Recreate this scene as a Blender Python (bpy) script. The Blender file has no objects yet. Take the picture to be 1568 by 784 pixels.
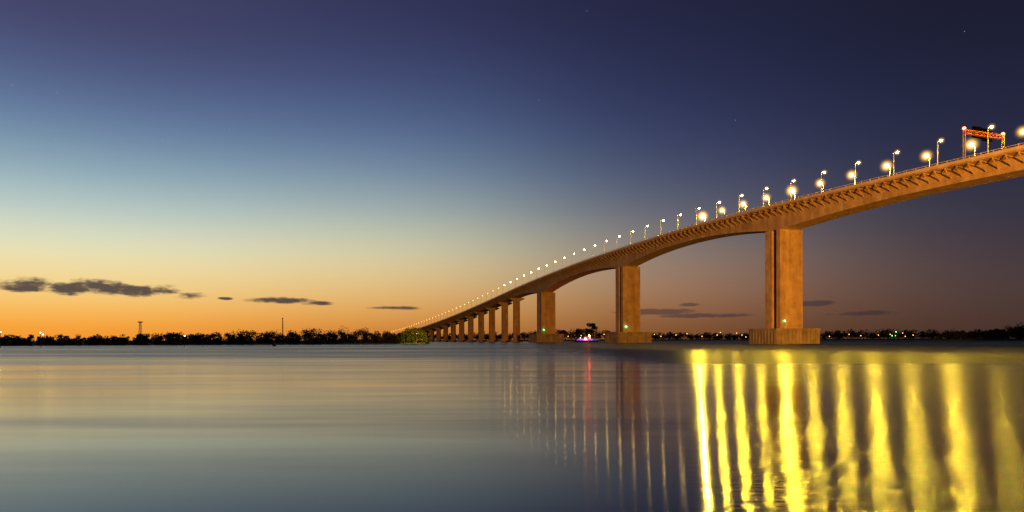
import bpy, math, random
import numpy as np
from mathutils import Vector, Matrix
random.seed(7); rng=np.random.default_rng(7)
sc=bpy.context.scene
sc.view_settings.view_transform='Standard'; sc.view_settings.look='None'; sc.view_settings.exposure=0
F=1045.0; CAMH=2.5
def srgb(c):
    o=[]
    for v in c:
        v=v/255.0
        o.append(v/12.92 if v<=0.04045 else ((v+0.055)/1.055)**2.4)
    return tuple(o)+(1.0,)
# ---------------- node helper
class NT:
    def __init__(s,nt): s.nt=nt
    def n(s,t,**k):
        nd=s.nt.nodes.new(t)
        for a,b in k.items(): setattr(nd,a,b)
        return nd
    def l(s,a,b): s.nt.links.new(a,b)
    def m(s,op,a,b=None,c=None,clamp=False):
        nd=s.nt.nodes.new('ShaderNodeMath'); nd.operation=op; nd.use_clamp=clamp
        for i,v in enumerate((a,b,c)):
            if v is None: continue
            if isinstance(v,(int,float)): nd.inputs[i].default_value=v
            else: s.l(v,nd.inputs[i])
        return nd.outputs[0]
    def mix(s,f,a,b):
        nd=s.nt.nodes.new('ShaderNodeMix'); nd.data_type='RGBA'
        for sock,v in ((nd.inputs[0],f),(nd.inputs[6],a),(nd.inputs[7],b)):
            if isinstance(v,(int,float,tuple)): sock.default_value=v
            else: s.l(v,sock)
        return nd.outputs[2]
    def vm(s,op,a,b=None,scale=None):
        nd=s.nt.nodes.new('ShaderNodeVectorMath'); nd.operation=op; s.l(a,nd.inputs[0])
        if b is not None: s.l(b,nd.inputs[1])
        if scale is not None:
            if isinstance(scale,(int,float)): nd.inputs['Scale'].default_value=scale
            else: s.l(scale,nd.inputs['Scale'])
        return nd.outputs[0]
    def mr(s,v,a,b,c,d,interp='LINEAR'):
        nd=s.nt.nodes.new('ShaderNodeMapRange'); nd.interpolation_type=interp
        s.l(v,nd.inputs[0])
        for i,x in enumerate((a,b,c,d)):
            nd.inputs[i+1].default_value=x
        return nd.outputs[0]
def newmat(name):
    m=bpy.data.materials.new(name); m.use_nodes=True
    nt=m.node_tree; nt.nodes.clear(); N=NT(nt)
    out=N.n('ShaderNodeOutputMaterial'); b=N.n('ShaderNodeBsdfPrincipled'); N.l(b.outputs[0],out.inputs[0])
    return m,N,b
def noise(N,vec,scale,detail=4,rough=.55):
    nd=N.n('ShaderNodeTexNoise'); nd.inputs['Scale'].default_value=scale; nd.inputs['Detail'].default_value=detail; nd.inputs['Roughness'].default_value=rough
    if vec is not None: N.l(vec,nd.inputs['Vector'])
    return nd.outputs[0]
def mapped(N,scale,loc=(0,0,0)):
    tc=N.n('ShaderNodeTexCoord'); mp=N.n('ShaderNodeMapping'); mp.inputs['Scale'].default_value=scale; mp.inputs['Location'].default_value=loc
    N.l(tc.outputs['Object'],mp.inputs['Vector']); return mp.outputs[0]
def concrete(name,c1,c2):
    m,N,b=newmat(name)
    a=noise(N,mapped(N,(1,1,.1)),.35,5,.6); g=noise(N,mapped(N,(1,1,1)),.25,5,.6)
    f=N.m('ADD',N.m('MULTIPLY',a,.5),N.m('MULTIPLY',g,.5))
    f=N.mr(f,.38,.62,0,1)
    N.l(N.mix(f,c1,c2),b.inputs['Base Color']); b.inputs['Roughness'].default_value=.88
    return m
def plain(name,c,r=.6,metal=0,spec=.5):
    m,N,b=newmat(name); g=noise(N,mapped(N,(1,1,1)),3,4)
    col=N.mix(g,tuple(x*.7 for x in c[:3])+(1,),tuple(min(1,x*1.3) for x in c[:3])+(1,))
    N.l(col,b.inputs['Base Color']); b.inputs['Roughness'].default_value=r; b.inputs['Metallic'].default_value=metal; b.inputs['Specular IOR Level'].default_value=spec
    return m
def emis(name,c,s):
    m,N,b=newmat(name); b.inputs['Base Color'].default_value=(.1,.1,.1,1)
    b.inputs['Emission Color'].default_value=tuple(c)+(1,); b.inputs['Emission Strength'].default_value=s
    return m
def glow_halo(name,c,s):
    """lamp glow imitated by a self-lit sphere: faint volume emission falling off with distance from the lamp"""
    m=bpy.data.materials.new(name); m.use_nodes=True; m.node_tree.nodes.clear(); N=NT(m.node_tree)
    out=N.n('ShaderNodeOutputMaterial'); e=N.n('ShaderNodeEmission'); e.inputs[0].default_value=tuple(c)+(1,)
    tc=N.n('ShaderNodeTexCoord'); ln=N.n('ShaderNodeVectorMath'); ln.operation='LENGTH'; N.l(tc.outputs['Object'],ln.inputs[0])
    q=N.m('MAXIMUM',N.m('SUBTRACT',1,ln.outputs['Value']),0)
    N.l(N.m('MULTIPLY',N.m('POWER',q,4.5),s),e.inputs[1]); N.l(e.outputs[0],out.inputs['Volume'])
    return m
M_conc=concrete('bridge_concrete',(.25,.155,.08,1),(.46,.32,.18,1))
M_rail=concrete('parapet_concrete',(.46,.34,.20,1),(.58,.44,.27,1))
M_foot=concrete('footing_concrete',(.13,.10,.07,1),(.28,.22,.15,1))
M_steel=plain('galvanised_steel',(.45,.45,.44),.45,.3)
M_dsteel=plain('weathered_steel',(.05,.045,.04),.7,.0)
M_redst=plain('painted_red_steel',(.30,.08,.035),.7,.0,.1)
M_asph=plain('asphalt',(.05,.05,.05),.9)
M_white=plain('white_paint',(.8,.8,.78),.6)
M_dark=plain('dark_panel',(.012,.013,.016),.7)
M_sign=plain('black_sign_face',(.0012,.0013,.0016),1.0,0,0)
M_land=plain('riverbank_soil',(.03,.026,.018),.95)
M_lampm=emis('sodium_lamp_medium',(1,.68,.08),600)
M_lampd=emis('sodium_lamp_dim',(1,.60,.16),90)
M_lampf=emis('sodium_lamp_far',(1,.56,.15),10)
M_red=emis('red_beacon',(1,.05,.03),25)
M_green=emis('green_navigation_light',(.05,1,.25),16)
M_purple=emis('purple_light',(.35,.08,1),4)
M_whiteL=emis('white_light',(1,.8,.5),9)
M_redL=emis('red_light',(1,.06,.02),800)
M_halo=glow_halo('lamp_glow_halo',(1,.52,.06),3.0)
def foliage(name,c1,c2):
    m,N,b=newmat(name); g=noise(N,mapped(N,(1,1,1)),.35,3)
    N.l(N.mix(N.mr(g,.35,.65,0,1),c1,c2),b.inputs['Base Color']); b.inputs['Roughness'].default_value=.8; b.inputs['Specular IOR Level'].default_value=.1
    return m
M_leaf=foliage('foliage',(.012,.017,.006,1),(.028,.034,.012,1))
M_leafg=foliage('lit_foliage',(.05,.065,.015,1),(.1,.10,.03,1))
M_bark=plain('bark',(.05,.04,.025),.9)
# ---------------- mesh builder
class MB:
    def __init__(s): s.v=[]; s.f=[]; s.mi=[]
    def add(s,vs,fs,mi=0):
        o=len(s.v); s.v+= [tuple(p) for p in vs]
        for f in fs: s.f.append(tuple(i+o for i in f)); s.mi.append(mi)
    def box(s,c,h,ax=None,mi=0):
        c=Vector(c); ax=ax or (Vector((1,0,0)),Vector((0,1,0)),Vector((0,0,1)))
        vs=[]
        for k in (-1,1):
            for j in (-1,1):
                for i in (-1,1): vs.append(c+ax[0]*h[0]*i+ax[1]*h[1]*j+ax[2]*h[2]*k)
        s.add(vs,[(0,2,3,1),(4,5,7,6),(0,1,5,4),(2,6,7,3),(0,4,6,2),(1,3,7,5)],mi)
    def beam(s,p,q,w,mi=0,w2=None):
        p=Vector(p);q=Vector(q); d=q-p; L=d.length
        if L<1e-6: return
        d/=L; a=d.cross(Vector((0,0,1)))
        if a.length<.01: a=d.cross(Vector((0,1,0)))
        a.normalize(); b=d.cross(a); s.box((p+q)/2,(w/2,(w2 or w)/2,L/2),(a,b,d),mi)
    def cyl(s,p,q,r0,r1,n=8,mi=0):
        p=Vector(p);q=Vector(q); d=(q-p).normalized(); a=d.cross(Vector((0,0,1)))
        if a.length<.01: a=d.cross(Vector((0,1,0)))
        a.normalize(); b=d.cross(a)
        vs=[p+(a*math.cos(2*math.pi*i/n)+b*math.sin(2*math.pi*i/n))*r0 for i in range(n)]+[q+(a*math.cos(2*math.pi*i/n)+b*math.sin(2*math.pi*i/n))*r1 for i in range(n)]
        fs=[(i,(i+1)%n,n+(i+1)%n,n+i) for i in range(n)]+[tuple(range(n))[::-1],tuple(range(n,2*n))]
        s.add(vs,fs,mi)
    def ball(s,c,r,mi=0,seg=8,rings=5):
        c=Vector(c); r=Vector(r) if hasattr(r,'__len__') else Vector((r,r,r)); vs=[c+Vector((0,0,r.z))]
        for k in range(1,rings):
            ph=math.pi*k/rings
            for i in range(seg):
                th=2*math.pi*i/seg; vs.append(c+Vector((r.x*math.sin(ph)*math.cos(th),r.y*math.sin(ph)*math.sin(th),r.z*math.cos(ph))))
        vs.append(c-Vector((0,0,r.z))); fs=[]
        for i in range(seg): fs.append((0,1+i,1+(i+1)%seg))
        for k in range(rings-2):
            for i in range(seg):
                a=1+k*seg+i;b=1+k*seg+(i+1)%seg; fs.append((a,a+seg,b+seg,b))
        o=1+(rings-2)*seg
        for i in range(seg): fs.append((o+i,len(vs)-1,o+(i+1)%seg))
        s.add(vs,fs,mi)
    def loft(s,secs,mi=0,closed=True,caps=True):
        n=len(secs[0]); vs=[p for q in secs for p in q]; fs=[]
        for k in range(len(secs)-1):
            for i in range(n if closed else n-1):
                j=(i+1)%n; fs.append((k*n+i,k*n+j,(k+1)*n+j,(k+1)*n+i))
        if closed and caps:
            fs.append(tuple(range(n))[::-1]); fs.append(tuple(range((len(secs)-1)*n,len(secs)*n)))
        s.add(vs,fs,mi)
    def mesh(s,name,mats):
        me=bpy.data.meshes.new(name); me.from_pydata(s.v,[],s.f); me.update()
        for m in mats: me.materials.append(m)
        me.polygons.foreach_set('material_index',s.mi)
        import bmesh
        bm=bmesh.new(); bm.from_mesh(me); bmesh.ops.recalc_face_normals(bm,faces=bm.faces); bm.to_mesh(me); bm.free()
        return me
    def obj(s,name,mats,parent=None,loc=(0,0,0)):
        o=bpy.data.objects.new(name,s.mesh(name,mats)); sc.collection.objects.link(o); o.location=loc
        if parent: o.parent=parent
        return o
def empty(name,loc=(0,0,0)):
    o=bpy.data.objects.new(name,None); sc.collection.objects.link(o); o.location=loc; return o
Z=Vector((0,0,1))
# ---------------- camera
cd=bpy.data.cameras.new('camera'); cam=bpy.data.objects.new('camera',cd); sc.collection.objects.link(cam)
cd.sensor_width=36; cd.lens=24.0; cd.shift_y=128/1568; cd.clip_end=80000; cd.clip_start=.1
cam.location=(0,0,CAMH)
cam.rotation_euler=(Matrix.Rotation(math.radians(90),3,'X')@Matrix.Rotation(math.radians(-.15),3,'Z')).to_euler()
sc.camera=cam
# ---------------- sky
w=bpy.data.worlds.new('World'); sc.world=w; w.use_nodes=True; w.node_tree.nodes.clear(); N=NT(w.node_tree)
out=N.n('ShaderNodeOutputWorld'); bg=N.n('ShaderNodeBackground'); N.l(bg.outputs[0],out.inputs[0])
tc=N.n('ShaderNodeTexCoord'); sp=N.n('ShaderNodeSeparateXYZ'); N.l(tc.outputs['Generated'],sp.inputs[0])
X,Y,Zc=sp.outputs
hl=N.m('SQRT',N.m('ADD',N.m('MULTIPLY',X,X),N.m('ADD',N.m('MULTIPLY',Y,Y),1e-6)))
te=N.m('DIVIDE',Zc,hl)
az=N.m('ARCTAN2',X,Y)
SAZ=math.radians(-45)
d=N.m('ARCCOSINE',N.m('DIVIDE',N.m('ADD',N.m('MULTIPLY',X,math.sin(SAZ)),N.m('MULTIPLY',Y,math.cos(SAZ))),N.m('MULTIPLY',hl,1.0001)))
cols={100:[(0,(66,66,100)),(65,(74,80,118)),(130,(87,102,142)),(195,(108,134,165)),(260,(144,172,186)),(320,(188,206,201)),(370,(228,227,190)),(410,(243,222,162)),(450,(248,204,120)),(485,(252,176,70)),(515,(248,150,44))],
600:[(0,(50,52,87)),(65,(58,64,103)),(130,(70,82,123)),(195,(86,107,145)),(260,(118,142,166)),(320,(162,178,177)),(370,(206,206,174)),(410,(224,204,152)),(450,(230,184,114)),(485,(224,156,76)),(515,(206,124,48))],
1000:[(0,(34,36,63)),(65,(38,41,71)),(130,(43,47,81)),(195,(51,56,92)),(260,(66,71,104)),(320,(90,92,111)),(370,(123,111,112)),(410,(148,120,106)),(450,(154,112,86)),(485,(138,92,62)),(515,(118,74,46))],
1500:[(0,(26,27,45)),(65,(28,30,50)),(130,(31,34,56)),(195,(36,38,61)),(260,(41,41,61)),(320,(47,45,62)),(370,(55,49,61)),(410,(63,53,60)),(450,(69,55,56)),(485,(69,52,48)),(515,(66,47,40))]}
TM=.6; acc=None; wsum=None; SIG=.27
for x,st in cols.items():
    r=N.n('ShaderNodeValToRGB'); cr=r.color_ramp; cr.interpolation='B_SPLINE'
    hx=math.hypot(F,x-784); pts=sorted([((520-y)/hx/TM,c) for y,c in st])
    while len(cr.elements)<len(pts): cr.elements.new(.5)
    for i,(p,c) in enumerate(pts): cr.elements[i].position=min(1,p)
    for i,(p,c) in enumerate(pts): cr.elements[i].color=srgb(c)
    N.l(N.m('DIVIDE',te,TM),r.inputs[0])
    dd=abs(math.atan((x-784)/F)-SAZ)
    dmin=N.m('MINIMUM',d,1.5); q=N.m('DIVIDE',N.m('SUBTRACT',dmin,dd),SIG)
    wt=N.m('EXPONENT',N.m('MULTIPLY',N.m('MULTIPLY',q,q),-1))
    v=N.vm('SCALE',r.outputs[0],scale=wt)
    acc=v if acc is None else N.vm('ADD',acc,v); wsum=wt if wsum is None else N.m('ADD',wsum,wt)
col=N.vm('SCALE',acc,scale=N.m('DIVIDE',1,wsum))
# low clouds
mp=N.n('ShaderNodeMapping'); mp.inputs['Scale'].default_value=(1,1,3.0); N.l(tc.outputs['Generated'],mp.inputs[0])
nz=noise(N,mp.outputs[0],26,4,.62)
cl=[(28,434,46,10),(115,441,42,8),(160,439,54,10.5),(205,443,36,8),(255,444,28,7),(288,451,26,4.5),(345,456,10,2),(430,459,44,4),(490,464,26,2.6),(600,471,48,2.2),
    (1000,478,62,3.5),(1090,484,70,3),(1055,467,16,2.2),(1240,466,36,3.4),(1330,481,55,3.2)]
mx=None
for (x,y,rx,ry) in cl:
    a=math.atan((x-784)/F); hx=math.hypot(F,x-784); e=(520-y)/hx
    qa=N.m('DIVIDE',N.m('SUBTRACT',az,a),rx*1.2/hx); qe=N.m('DIVIDE',N.m('SUBTRACT',te,e),ry*1.5/hx)
    v=N.m('SUBTRACT',1,N.m('ADD',N.m('MULTIPLY',qa,qa),N.m('MULTIPLY',qe,qe)))
    mx=v if mx is None else N.m('MAXIMUM',mx,v)
cm=N.m('ADD',mx,N.m('MULTIPLY',N.m('SUBTRACT',nz,.52),3.0))
cm=N.m('MULTIPLY',N.mr(cm,.0,.85,0,1,'SMOOTHSTEP'),N.mr(mx,-.6,.1,0,1))
ccol=N.mix(N.mr(d,.3,1.1,0,1),srgb((76,66,66)),srgb((54,45,54)))
col=N.mix(N.m('MULTIPLY',cm,N.mr(d,.5,1.0,.95,.62)),col,ccol)
# faint physical twilight added on top
sky=N.n('ShaderNodeTexSky'); sky.sky_type='NISHITA'; sky.sun_disc=False; sky.sun_elevation=math.radians(0.0); sky.sun_rotation=SAZ
N.l(N.vm('ADD',col,N.vm('SCALE',sky.outputs[0],scale=.0002)),bg.inputs[0]); bg.inputs[1].default_value=1.0
# last glow of the sun
sd=bpy.data.lights.new('sun','SUN'); sd.energy=.05; sd.angle=math.radians(8); sd.color=(1,.6,.3)
so=bpy.data.objects.new('sun',sd); sc.collection.objects.link(so)
so.rotation_euler=Vector((math.sin(SAZ),math.cos(SAZ),.035)).to_track_quat('Z','Y').to_euler()
# ---------------- stars
mb=MB()
for (x,y) in [(20,128),(88,140),(85,212),(900,17),(826,153),(1127,185),(1478,50),(250,213),(352,196)]:
    v=Vector((x-784,F,520-y)).normalized()*30000; mb.ball(v,12,0,6,4)
mb.obj('stars',[emis('starlight',(.8,.85,1),.45)])
# ---------------- water
m,N,b=newmat('river_water')
tc=N.n('ShaderNodeTexCoord'); sp=N.n('ShaderNodeSeparateXYZ'); N.l(tc.outputs['Object'],sp.inputs[0])
b.inputs['IOR'].default_value=1.6
b.inputs['Base Color'].default_value=(.006,.035,.05,1)
b.inputs['Specular Tint'].default_value=(.76,1.0,.98,1)
# wave crests run across the river (along X): slopes are steeper along Y
N.l(N.mr(sp.outputs[1],12,45,.96,.86),b.inputs['Anisotropic'])
tg_=N.n('ShaderNodeCombineXYZ'); tg_.inputs[1].default_value=1.0; N.l(tg_.outputs[0],b.inputs['Tangent'])
big=noise(N,mapped(N,(.010,.035,1)),1.0,4,.55)
wisp=noise(N,mapped(N,(.03,.22,1),(5,1,0)),1.0,4,.6)
med=noise(N,mapped(N,(.05,.16,1),(3,7,0)),1.0,3,.6)
yy=N.m('ADD',sp.outputs[1],N.m('MULTIPLY',N.m('SUBTRACT',med,.5),1.2))
far=N.mr(yy,67,70.5,0,1,'SMOOTHSTEP')           # current line: choppy river beyond, sheltered water inside
rt=N.mr(sp.outputs[0],8,22,0,1,'SMOOTHSTEP')
rtn=N.mr(N.m('SUBTRACT',sp.outputs[0],N.m('MULTIPLY',sp.outputs[1],.25)),0,2,0,1)
farL=N.mr(yy,30,140,0,1,'SMOOTHSTEP')
near=N.m('ADD',.185,N.m('MULTIPLY',N.mr(sp.outputs[1],12,45,0,1),.05))
fR=N.m('ADD',N.m('MULTIPLY',near,N.m('SUBTRACT',1,far)),N.m('MULTIPLY',far,.34))
fL=N.m('ADD',.12,N.m('MULTIPLY',farL,.12))
rough=N.m('ADD',N.m('MULTIPLY',fR,rt),N.m('MULTIPLY',fL,N.m('SUBTRACT',1,rt)))
rough=N.m('ADD',rough,N.m('MULTIPLY',N.m('ADD',N.m('SUBTRACT',big,.5),N.m('MULTIPLY',N.m('SUBTRACT',wisp,.5),.8)),N.mr(rt,0,1,.24,.04)))
N.l(N.m('MAXIMUM',rough,.08),b.inputs['Roughness'])
rip=noise(N,mapped(N,(1.0,6.0,1)),1.0,3,.6)
rs=N.m('MULTIPLY',N.mr(rtn,0,1,.0,1.0),N.mr(sp.outputs[1],10,34,1,0))
h=N.m('MULTIPLY',N.m('MULTIPLY',rip,.07),rs)
bp=N.n('ShaderNodeBump'); bp.inputs['Strength'].default_value=1; bp.inputs['Distance'].default_value=.55; N.l(h,bp.inputs['Height']); N.l(bp.outputs[0],b.inputs['Normal'])
mb=MB(); S=30000; mb.add([(-S,-S,0),(S,-S,0),(S,S,0),(-S,S,0)],[(0,1,2,3)]); mb.obj('river_water',[m])
# ---------------- bridge geometry
sn,cs=.3450,.9386; U=Vector((-sn,cs,0)); NV=Vector((cs,sn,0)); W=21.4
KT=[-.8,-.2,.3,.683,.887,1.14,1.33,1.596,1.735,1.995,2.28,2.66,3.07,3.63,4.2,4.8]
KH=[46,59,64.5,66.3,67.9,68.9,67.8,64.2,61.4,54.9,46,35,25.3,14.5,6.5,2.5]
def H(t):
    t=max(KT[0],min(KT[-1],t)); i=0
    while i<len(KT)-2 and t>KT[i+1]: i+=1
    def sl(j):
        if j<=0: return (KH[1]-KH[0])/(KT[1]-KT[0])
        if j>=len(KT)-1: return (KH[-1]-KH[-2])/(KT[-1]-KT[-2])
        return (KH[j+1]-KH[j-1])/(KT[j+1]-KT[j-1])
    h=KT[i+1]-KT[i]; s=(t-KT[i])/h
    return (2*s**3-3*s*s+1)*KH[i]+(s**3-2*s*s+s)*h*sl(i)+(-2*s**3+3*s*s)*KH[i+1]+(s**3-s*s)*h*sl(i+1)
def P(t,lat,z): return Vector((254.3-122.36*t,333*t,0))+NV*lat+Z*z
MAIN=[-.033,.41,1.031,1.474,1.900]
def depth(t):
    if t>1.9: 
        q=max(0,1-(t-1.9)/.2); return 5.0+6.5*q**1.8
    dd=min(abs(t-p) for p in MAIN); half=.31 if .41<t<1.031 else .2215
    q=max(0,1-dd/half); 
    if dd<.016: q=1
    return 6.3+5.4*q**2.1
bridge=empty('road_bridge',P(1.03,W/2,0))
def bobj(mb,name,mats):
    o=mb.obj(name,mats); o.parent=bridge; o.matrix_parent_inverse=Matrix.Translation(-bridge.location); return o
ts=[-.8+.012*i for i in range(int(5.5/.012)+1)]
mb=MB(); secs=[]
for t in ts:
    h=H(t); pr=[(0,h-.1),(0,h-1.0),(.5,h-1.05),(5,h-1.5),(W-5,h-1.5),(W-.5,h-1.05),(W,h-1.0),(W,h-.1)]
    secs.append([P(t,a,z) for a,z in pr])
mb.loft(secs); bobj(mb,'deck_slab',[M_conc])
for nm,l0 in (('near_parapet',.0),('far_parapet',W-.35)):
    mb=MB(); mb.loft([[P(t,l0-.05,H(t)-.35),P(t,l0+.4,H(t)-.35),P(t,l0+.3,H(t)+.75),P(t,l0+.02,H(t)+.75)] for t in ts])
    for t in ts[::1]: mb.beam(P(t,l0+.15,H(t)+.7),P(t,l0+.15,H(t)+1.35),.12)
    mb.loft([[P(t,l0+.08,H(t)+1.3),P(t,l0+.25,H(t)+1.3),P(t,l0+.25,H(t)+1.45),P(t,l0+.08,H(t)+1.45)] for t in ts])
    bobj(mb,nm,[M_rail])
mb=MB(); mb.loft([[P(t,.6,H(t)-.09),P(t,W-.6,H(t)-.09)] for t in ts],closed=False); bobj(mb,'road_surface',[M_asph])
mb=MB()
for k,(a,bb) in enumerate([(1.3,1.45),(W-1.45,W-1.3),(W/2-.2,W/2-.08),(W/2+.08,W/2+.2)]):
    mb.loft([[P(t,a,H(t)-.08),P(t,bb,H(t)-.08)] for t in ts],closed=False)
bobj(mb,'lane_markings',[M_white])
mb=MB(); secs=[]; fine=[-.8+.006*i for i in range(int(5.4/.006)+1)]
BL,BR=W/2-5.4,W/2+5.4
for t in fine:
    h=H(t); dz=min(depth(t),max(1.6,h-.3)); secs.append([P(t,BL-.4,h-1.6),P(t,BL,h-dz),P(t,BR,h-dz),P(t,BR+.4,h-1.6)])
mb.loft(secs); bobj(mb,'box_girder',[M_conc])
# struts
mb=MB()
t=-.75; dt=4.4/354.8
while t<3.9:
    h=H(t); dz=min(4.6,depth(t)-.5,h-1)
    if dz>2:
        for (a,c) in ((.35,BL+.02),(W-.35,BR-.02)):
            mb.beam(P(t,a,h-1.15),P(t+dt*.25,c,h-dz),.28,0,.36)
            mb.beam(P(t,a,h-1.05),P(t,c,h-1.6),.25,0,.3)
    t+=dt
for (c) in (BL-.12,BR+.12):
    mb.loft([[P(t,c-.2,H(t)-min(4.6,depth(t)-.5)-.25),P(t,c+.2,H(t)-min(4.6,depth(t)-.5)-.25),P(t,c+.2,H(t)-min(4.6,depth(t)-.5)+.2),P(t,c-.2,H(t)-min(4.6,depth(t)-.5)+.2)] for t in ts if t<3.6])
bobj(mb,'deck_struts',[M_conc])
# main piers
for k,tp in enumerate(MAIN):
    top=H(tp)-depth(tp)+.25; c=P(tp,W/2,0); mb=MB(); fh=7.7
    zz=(top+fh)/2; hh=(top-fh)/2
    a,wd=10.8,14.2
    mb.box(c-U*(a/2-1.3)+Z*zz,(wd/2,1.3,hh),(NV,U,Z))       # front wall
    mb.box(c+U*(2.9)+Z*zz,(wd/2-.05,a/2-2.9,hh),(NV,U,Z))    # rear cell
    mb.box(c-U*(1.1)+Z*zz,(wd/2-2.2,1.6,hh-.5),(NV,U,Z))   # recessed web
    bobj(mb,'pier_shaft_%d'%(k+1),[M_conc])
    mb=MB(); L,Wf=20.,27.
    mb.box(c+Z*(fh/2-.9),(Wf/2,L/2,fh/2+.1),(NV,U,Z)); mb.box(c+Z*(fh-.45),(Wf/2+.35,L/2+.35,.45),(NV,U,Z))
    for sgn in (-1,1):
        for i in range(12):
            mb.box(c+NV*(-Wf/2+1.2+i*(Wf-2.4)/11)+U*sgn*(L/2+.12)+Z*(fh/2-1),(.5,.14,fh/2-.1),(NV,U,Z))
        for i in range(9):
            mb.box(c+U*(-L/2+1.2+i*(L-2.4)/8)+NV*sgn*(Wf/2+.12)+Z*(fh/2-1),(.14,.5,fh/2-.1),(NV,U,Z))
    bobj(mb,'pier_footing_%d'%(k+1),[M_foot])
    if k>=2:
        mb=MB(); p=c-U*(a/2+.9)-NV*5+Z*(fh+3.4); mb.cyl(p-Z*3.3,p,.12,.12,8,0); mb.ball(p+Z*.35,.38 if k==2 else .5,1); mb.box(p-Z*3.2,(.4,.4,.15),None,0)
        mb.obj('navigation_light',[M_steel,M_green])
# approach piers
appr=[2.121,2.224,2.348,2.464,2.587]
while appr[-1]<3.9: appr.append(appr[-1]+.118)
for k,tp in enumerate(appr):
    h=H(tp); top=h-min(5.0+ (.5 if k==0 else 0),h-.5); c=P(tp,W/2,0); mb=MB()
    capd=min(3.2,max(.8,top*.2)); cw=8.2 if top>8 else 7
    z1=top+.15
    mb.loft([[c+NV*x+U*y+Z*z for x,z in ((-cw,z1),(cw,z1),(cw,z1-1.1),(3.6,z1-capd),(-3.6,z1-capd),(-cw,z1-1.1))] for y in (-1.9,1.9)])
    if top-capd>0: mb.box(c+Z*((z1-capd-1)/2),(3.3,1.55,(z1-capd+1)/2-.02),(NV,U,Z))
    mb.box(c+Z*.6,(5.5,4,1.6),(NV,U,Z))
    bobj(mb,'approach_pier_%d'%(k+1),[M_conc])
# ---------------- street lamps
def lampmesh(name,mat,r,hp=10.4,seg=6,rg=4):
    mb=MB()
    mb.cyl((0,0,-.3),(0,0,.35),.28,.25,8); mb.cyl((0,0,.3),(0,0,hp-.6),.16,.09,8); mb.cyl((0,0,hp-.62),(.55,0,hp-.1),.08,.07,6); mb.cyl((.5,0,hp-.12),(1.4,0,hp),.07,.06,6)
    mb.box((1.9,0,hp+.12),(.75,.26,.1)); mb.ball((1.9,0,hp-.05),(r*1.15,r,r*.9),1,seg,rg)
    return mb.mesh(name,[M_steel,mat])
LM=lampmesh('street_lamp_medium',M_lampm,.40); LD=lampmesh('street_lamp_dim',M_lampd,.45); LF=lampmesh('street_lamp_far',M_lampf,.34)
sm=MB(); sm.ball((0,0,0),1,0,16,10); HALOB=sm.mesh('lamp_glow_halo',[M_halo])
ang=math.atan2(sn,cs)
def putlamp(me,loc,rz,r=0):
    o=bpy.data.objects.new('street_lamp',me); sc.collection.objects.link(o); o.location=loc; o.rotation_euler=(0,0,rz)
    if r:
        g=bpy.data.objects.new('added_lamp_glow',HALOB); sc.collection.objects.link(g); g.parent=o; g.location=(1.9,0,10.35); g.scale=(r,r,r)  # added emissive sphere that imitates the glow round the lamp head
BR_=[1.1,.75,1.1,.8,.8,2.0,.75,1.1,.9,2.8]   # lamp output, nearest to farthest
for i in range(-8,66):
    t=.7718+.0535*i
    if t>4.1: break
    me=LM if t<1.16 else (LD if t<2.2 else LF)
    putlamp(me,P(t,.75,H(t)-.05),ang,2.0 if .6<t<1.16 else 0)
    if t<1.28:
        k=BR_[i] if i>=0 else .3
        lm=lampmesh('street_lamp_bright',emis('sodium_lamp_bright',(1,.66,.045),3300*k),.60 if k<1.5 else .80,seg=8,rg=6)
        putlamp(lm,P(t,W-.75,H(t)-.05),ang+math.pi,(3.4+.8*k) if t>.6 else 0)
# ---------------- sign gantry
tg=.742; g=empty('overhead_sign_gantry',P(tg,W/2,H(tg)))
def gobj(mb,name,mats):
    o=mb.obj(name,mats); o.parent=g; o.matrix_parent_inverse=Matrix.Translation(-g.location)
hg=H(tg); mb=MB()
for l in (.5,W-.5):
    for s_ in (-.4,.4):
        mb.beam(P(tg,l,hg-.2)+U*s_,P(tg,l,hg+11.3)+U*s_,.2)
    for q in range(9):
        z=hg+.5+q*1.2; mb.beam(P(tg,l,z)-U*.4,P(tg,l,z+1.2)+U*.4,.1)
gobj(mb,'posts',[plain('gantry_steel',(.25,.18,.11),.7,0,.2)])
mb=MB()
for s_ in (-.4,.4):
    for z in (10.0,11.3): mb.beam(P(tg,.2,hg+z)+U*s_,P(tg,W-.2,hg+z)+U*s_,.2)
    for q in range(12):
        l=.5+q*(W-1)/12; l2=l+(W-1)/12; za,zb=(10.0,11.3) if q%2 else (11.3,10.0); mb.beam(P(tg,l,hg+za)+U*s_,P(tg,l2,hg+zb)+U*s_,.1)
gobj(mb,'truss_beam',[M_redst])
mb=MB()
for (lc,zc,hw,hh_) in ((W/2-2.6,11.4,2.3,2.1),(W/2+2.6,10.9,2.5,2.3)):
    mb.box(P(tg,lc,hg+zc)+U*.8,(hw,.15,hh_),(NV,U,Z))
    for q in range(5): mb.box(P(tg,lc,hg+zc-hh_+.3+q*.9)+U*.6,(hw+.1,.08,.12),(NV,U,Z))
gobj(mb,'sign_panels',[M_sign])
mb=MB(); mb.ball(P(tg,.5,hg+11.9),.6,0); mb.ball(P(tg,W-.5,hg+11.9),.6,0); gobj(mb,'red_beacons',[M_red])
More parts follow.
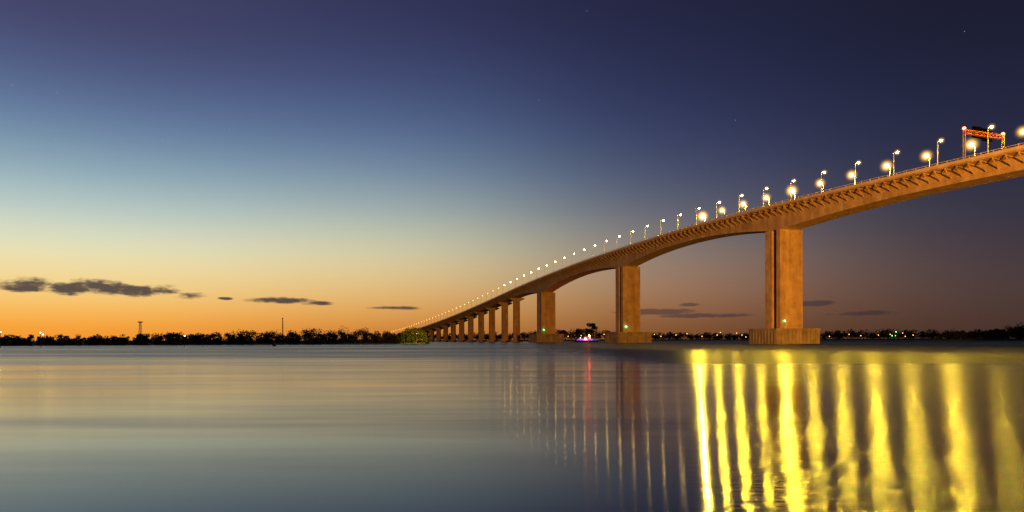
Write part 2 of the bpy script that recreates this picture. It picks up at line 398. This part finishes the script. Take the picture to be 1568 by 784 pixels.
# ---------------- shore floodlight (behind the camera)
FX=118
fl=empty('floodlight_mast',(FX,-30,0)); mb=MB(); mb.cyl((FX,-30,-.5),(FX,-30,14),.3,.18,10); mb.box((FX,-29.6,14),(1.6,.2,.5))
o=mb.obj('mast',[M_steel]); o.parent=fl; o.matrix_parent_inverse=Matrix.Translation(-fl.location)
ld=bpy.data.lights.new('flood','SPOT'); ld.energy=7.8e6; ld.color=(1,.40,.04); ld.spot_size=math.radians(70); ld.spot_blend=.5; ld.shadow_soft_size=1.0
lo=bpy.data.objects.new('flood',ld); sc.collection.objects.link(lo); lo.location=(FX,-28.8,14.5)
lo.rotation_euler=(Vector((150,330,62))-lo.location).to_track_quat('-Z','Y').to_euler(); lo.parent=fl; lo.matrix_parent_inverse=Matrix.Translation(-fl.location)
# ---------------- land
def land(name,pts,zt=.5):
    mb=MB(); n=len(pts)
    vs=[(x,y,-1) for x,y in pts]+[(x,y,zt) for x,y in pts]
    fs=[(i,(i+1)%n,n+(i+1)%n,n+i) for i in range(n)]+[tuple(range(n,2*n))]
    mb.add(vs,fs); return mb.obj(name,[M_land])
def wig(p,q,n,a):
    return [(p[0]+(q[0]-p[0])*i/n+rng.normal()*a,p[1]+(q[1]-p[1])*i/n+rng.normal()*a) for i in range(n)]
shoreL=[(-1400,240)]+wig((-520,262),(-54,425),28,2.0)+[(-54,425),(-75,560),(-132,1060),(-180,1500),(-2600,2000),(-2600,240)]
land('left_riverbank',shoreL,.6)
land('far_riverbank',wig((-170,1340),(2600,1500),40,4)+[(9000,1500),(9000,9000),(-4000,9000),(-2600,1990),(-170,1500)],.8)
land('right_headland',[(505,815),(530,800),(620,780),(900,700),(1500,600),(2500,600),(2500,1100),(900,900),(600,860)],1.2)
land('near_riverbank',[(-600,-8),(-60,-5),(60,-6),(300,-20),(600,-60),(600,-400),(-600,-400)],.4)
# ---------------- foliage masses
def leaves(centers,radii,idx,size,sq=.8):
    n=len(idx); d=rng.normal(size=(n,3)); d/=np.linalg.norm(d,axis=1)[:,None]
    r=rng.random(n)**.45; c=centers[idx]+d*r[:,None]*radii[idx][:,None]*np.array([1,1,sq])
    a=rng.normal(size=(n,3)); a/=np.linalg.norm(a,axis=1)[:,None]; b_=np.cross(a,rng.normal(size=(n,3))); b_/=np.linalg.norm(b_,axis=1)[:,None]
    s=size*(.5+rng.random(n))[:,None]
    return np.stack([c-a*s,c-b_*s*.5,c+a*s,c+b_*s*.5],1)
def soup(name,quads,mat,parent=None):
    n=len(quads); me=bpy.data.meshes.new(name); v=quads.reshape(-1,3)
    me.vertices.add(len(v)); me.vertices.foreach_set('co',v.astype(np.float32).ravel())
    me.loops.add(4*n); me.loops.foreach_set('vertex_index',np.arange(4*n,dtype=np.int32))
    me.polygons.add(n); me.polygons.foreach_set('loop_start',np.arange(0,4*n,4,dtype=np.int32)); me.polygons.foreach_set('loop_total',np.full(n,4,dtype=np.int32))
    me.update(calc_edges=True); me.validate(); me.materials.append(mat)
    o=bpy.data.objects.new(name,me); sc.collection.objects.link(o)
    if parent: o.parent=parent
    return o
def treemass(name,trees,size,per,mat=M_leaf):
    cs_,rs_=[],[]; 
    for (x,y,h,r) in trees:
        for j in range(6):
            a=rng.random()*6.28; q=rng.random()**.5*r*.75; zc=h*(.32+.5*rng.random()); rr=r*(.35+.35*rng.random())
            zc=min(zc,h-rr*.7); cs_.append((x+math.cos(a)*q,y+math.sin(a)*q,zc)); rs_.append(rr)
        cs_.append((x,y,h*.25)); rs_.append(r*.9)
    cs_=np.array(cs_);rs_=np.array(rs_); idx=np.repeat(np.arange(len(cs_)),per)
    return soup(name,leaves(cs_,rs_,idx,size),mat)
def hL(px):
    return np.interp(px,[0,60,120,200,260,300,400,440,520,560,600,650],[9,8,9,10,14,11,15,15.5,19,18,13,9])
tr=[]
for i in range(360):
    f_=(i+rng.random())/360; x=-520+466*f_; y=262+163*f_; 
    off=3+rng.random()*rng.choice([4,10,24]); y2=y+off; px=784+F*x/y2
    h=hL(px)*y2/F+CAMH; h*=(.68+.48*rng.random()); tr.append((x,y2,max(2.2,h),h*(.35+.15*rng.random())))
treemass('left_bank_trees',tr,.42,46)
tr=[(t_[0],t_[1]-1,2.2+rng.random()*1.8,2.2) for t_ in tr]
treemass('left_bank_undergrowth',tr,.4,30)
tr=[]
for i in range(380):
    x=-165+i*3.6+rng.random()*3; y=1352+rng.random()*40; px=784+F*x/y
    hh=np.interp(px,[640,700,850,905,960,1010,1100,1180,1300,1400,1568],[12,12,16,19,12,13,11,11,15,15,12]); hh*=(.62+.55*rng.random())
    h=hh*y/F+1; tr.append((x,y,h,h*(.4+.2*rng.random())))
treemass('far_bank_trees',tr,1.5,16)
tr=[]
for i in range(170):
    f_=i/170; x=520+f_*520+rng.random()*8; y=815-f_*110+rng.random()*26; h=(9+15*min(1,f_*4.5))*(.78+.35*rng.random()); tr.append((x,y,h,h*.5))
treemass('headland_trees',tr,.9,60)
def tree(name,x,y,z0,h,r,n,leaf,mat=M_leaf):
    e=empty(name,(x,y,z0)); mb=MB(); th=h*.42
    mb.cyl((0,0,-.3),(h*.02,0,th),h*.035,h*.022,8)
    cs_,rs_=[],[]
    for k in range(9):
        a=k*2.4+rng.random(); q=r*(.35+.45*rng.random()); zc=h*(.5+.36*rng.random()); p=Vector((math.cos(a)*q,math.sin(a)*q,zc))
        mb.cyl((h*.02,0,th*(.7+.3*rng.random())),p,h*.014,h*.005,6); cs_.append(p[:]); rs_.append(r*(.28+.2*rng.random()))
    cs_.append((0,0,h*.82)); rs_.append(r*.4)
    mb.obj('trunk_and_limbs',[M_bark],e)
    cs_=np.array(cs_); rs_=np.array(rs_); soup('crown',leaves(cs_,rs_,rng.integers(0,len(cs_),n),leaf),mat,e)
    return e
tree('tree',(905-784)*1335/F,1335,.8,36,12,1300,1.2)
tree('tree',(885-784)*1340/F,1340,.8,24,10,800,1.1)
tree('tree',(862-784)*1338/F,1338,.8,22,9,800,1.1)
for (px,yy_,h,r) in ((622,436,8.0,4),(634,434,10.5,5.0),(645,433,8.6,4.4),(612,440,6.8,3.5)):
    tree('tree',(px-784)*yy_/F,yy_,.5,h,r,2200,.36,M_leafg)
tr=[(((605+i*1.6)-784)*431/F,430+rng.random()*3,3+rng.random()*1.5,2.2) for i in range(32)]
treemass('lit_shrubs',tr,.3,60,M_leafg)
mb=MB(); mb.cyl((-58,415,-1),(-58,415,6.5),.1,.07,8,0); mb.box((-58,415.4,6.5),(.3,.5,.1),None,0); mb.ball((-58,415.8,6.3),.12,1)
sl_=mb.obj('shore_lamp',[M_steel,M_whiteL])
pl=bpy.data.lights.new('shore_lamp_light','SPOT'); pl.energy=16000; pl.color=(1,.66,.1); pl.shadow_soft_size=.3; pl.spot_size=math.radians(110)
po=bpy.data.objects.new('shore_lamp_light',pl); sc.collection.objects.link(po); po.location=(-58,416,6); po.rotation_euler=(Vector((-63,434,4))-po.location).to_track_quat('-Z','Y').to_euler(); po.parent=sl_
def posts(name,pts,mat,r):
    mb=MB()
    for (px,py,D) in pts:
        x=(px-784)*D/F; z=(520-(px-784)*.0026-py)*D/F+CAMH; mb.cyl((x,D,0),(x,D,z),.15,.1,6,0); mb.box((x,D,z+r*.9),(r*1.2,r,.12),None,0); mb.ball((x,D,z),r,1,6,4)
    mb.obj(name,[M_dsteel,mat])
posts('distant_street_lights',[(1002,512,1300),(1012,515,1300),(1035,513,1310),(1052,511,1300),(1075,515,1310),(1098,513,1300),(1103,509,1320),(1128,510,1300),(1136,513,1310),(1142,516,1305),(1270,515,1300),(1300,512,1310),(1318,514,1300),(1345,513,1300),(1363,512,1290),(1371,514,1300),(1382,510,1300),(1386,515,1290),(1398,513,1300),(890,514,1320),(925,512,1310),(870,515,1310)],emis('distant_sodium',(1,.55,.15),4),.8)
posts('distant_green_lights',[(1372,508,1290),(1366,514,1292)],M_green,.7)
posts('left_bank_street_lights',[(62,509,275),(1,508,270),(66,512,300),(283,514,285)],M_whiteL,.3)
for (px,py,D,wd) in ((215,492,690,1.5),(433,487,900,.7)):
    x=(px-784)*D/F; hh=(521.3-py)*D/F+CAMH; mb=MB()
    for a in range(4):
        sx,sy=((-1,-1),(1,-1),(1,1),(-1,1))[a]; sx2,sy2=((-1,-1),(1,-1),(1,1),(-1,1))[(a+1)%4]
        mb.beam((x+sx*wd,D+sy*wd,0),(x+sx*wd*.4,D+sy*wd*.4,hh),.22)
        for q in range(8):
            f0,f1=q/8,(q+1)/8; w0,w1=wd*(1-.6*f0),wd*(1-.6*f1); mb.beam((x+sx*w0,D+sy*w0,hh*f0),(x+sx2*w1,D+sy2*w1,hh*f1),.14)
    mb.box((x,D,hh*.97),(wd*1.1,wd*1.1,.5)); mb.obj('radio_mast',[M_dsteel])
mb=MB(); bx,by=-101,290; mb.cyl((bx,by,-.4),(bx,by,.7),.8,.75,12); mb.cyl((bx,by,.7),(bx,by,2.2),.4,.12,8); mb.ball((bx,by,2.35),.25); mb.obj('channel_buoy',[M_dark])
# ---------------- party boat
Db=640; bx=(898-784)*Db/F; bt=empty('party_boat',(bx,Db,0))
mb=MB(); secs=[]
for i in range(13):
    s=-11+22*i/12; f_=max(0,(s-4)/7) if s>4 else 0; wv=2.6*(1-f_**2*.95); zt=1.3+f_*.8
    secs.append([Vector((s,-wv,zt)),Vector((s,-wv*.75,-.3)),Vector((s,wv*.75,-.3)),Vector((s,wv,zt))])
mb.loft(secs); mb.obj('hull',[M_dark],bt)
mb=MB(); mb.box((-1.5,0,2.4),(6.8,2.1,1.1)); mb.box((-1.5,0,3.6),(7.4,2.4,.12)); mb.box((.5,0,4.5),(3,1.6,.8)); mb.box((.3,0,5.4),(3.6,1.9,.1)); mb.cyl((2,0,5.4),(2,0,8),.1,.05,8); mb.obj('cabin',[plain('grey_paint',(.12,.12,.12))],bt)
mb=MB()
for i in range(14): mb.box((-8+i*1.0,-2.16,2.5),(.25,.04,.35)); 
mb.obj('lit_windows',[M_purple],bt)
mb=MB()
for i in range(12): mb.ball((-9+i*1.7,-2.5,1.75+(.25 if i%2 else 0)),.22,0,6,4)
mb.obj('purple_string_lights',[M_purple],bt)
mb=MB()
for p in ((-6,-2.4,3.9),(3,-2.4,3.9)): mb.ball(p,.3,0,6,4)
mb.obj('white_deck_lights',[M_whiteL],bt)
mb=MB()
for p in ((-1,-2.5,3.0),(2.4,-2,5.9)): mb.ball(p,.6,0,6,4)
mb.obj('red_lanterns',[M_redL],bt)
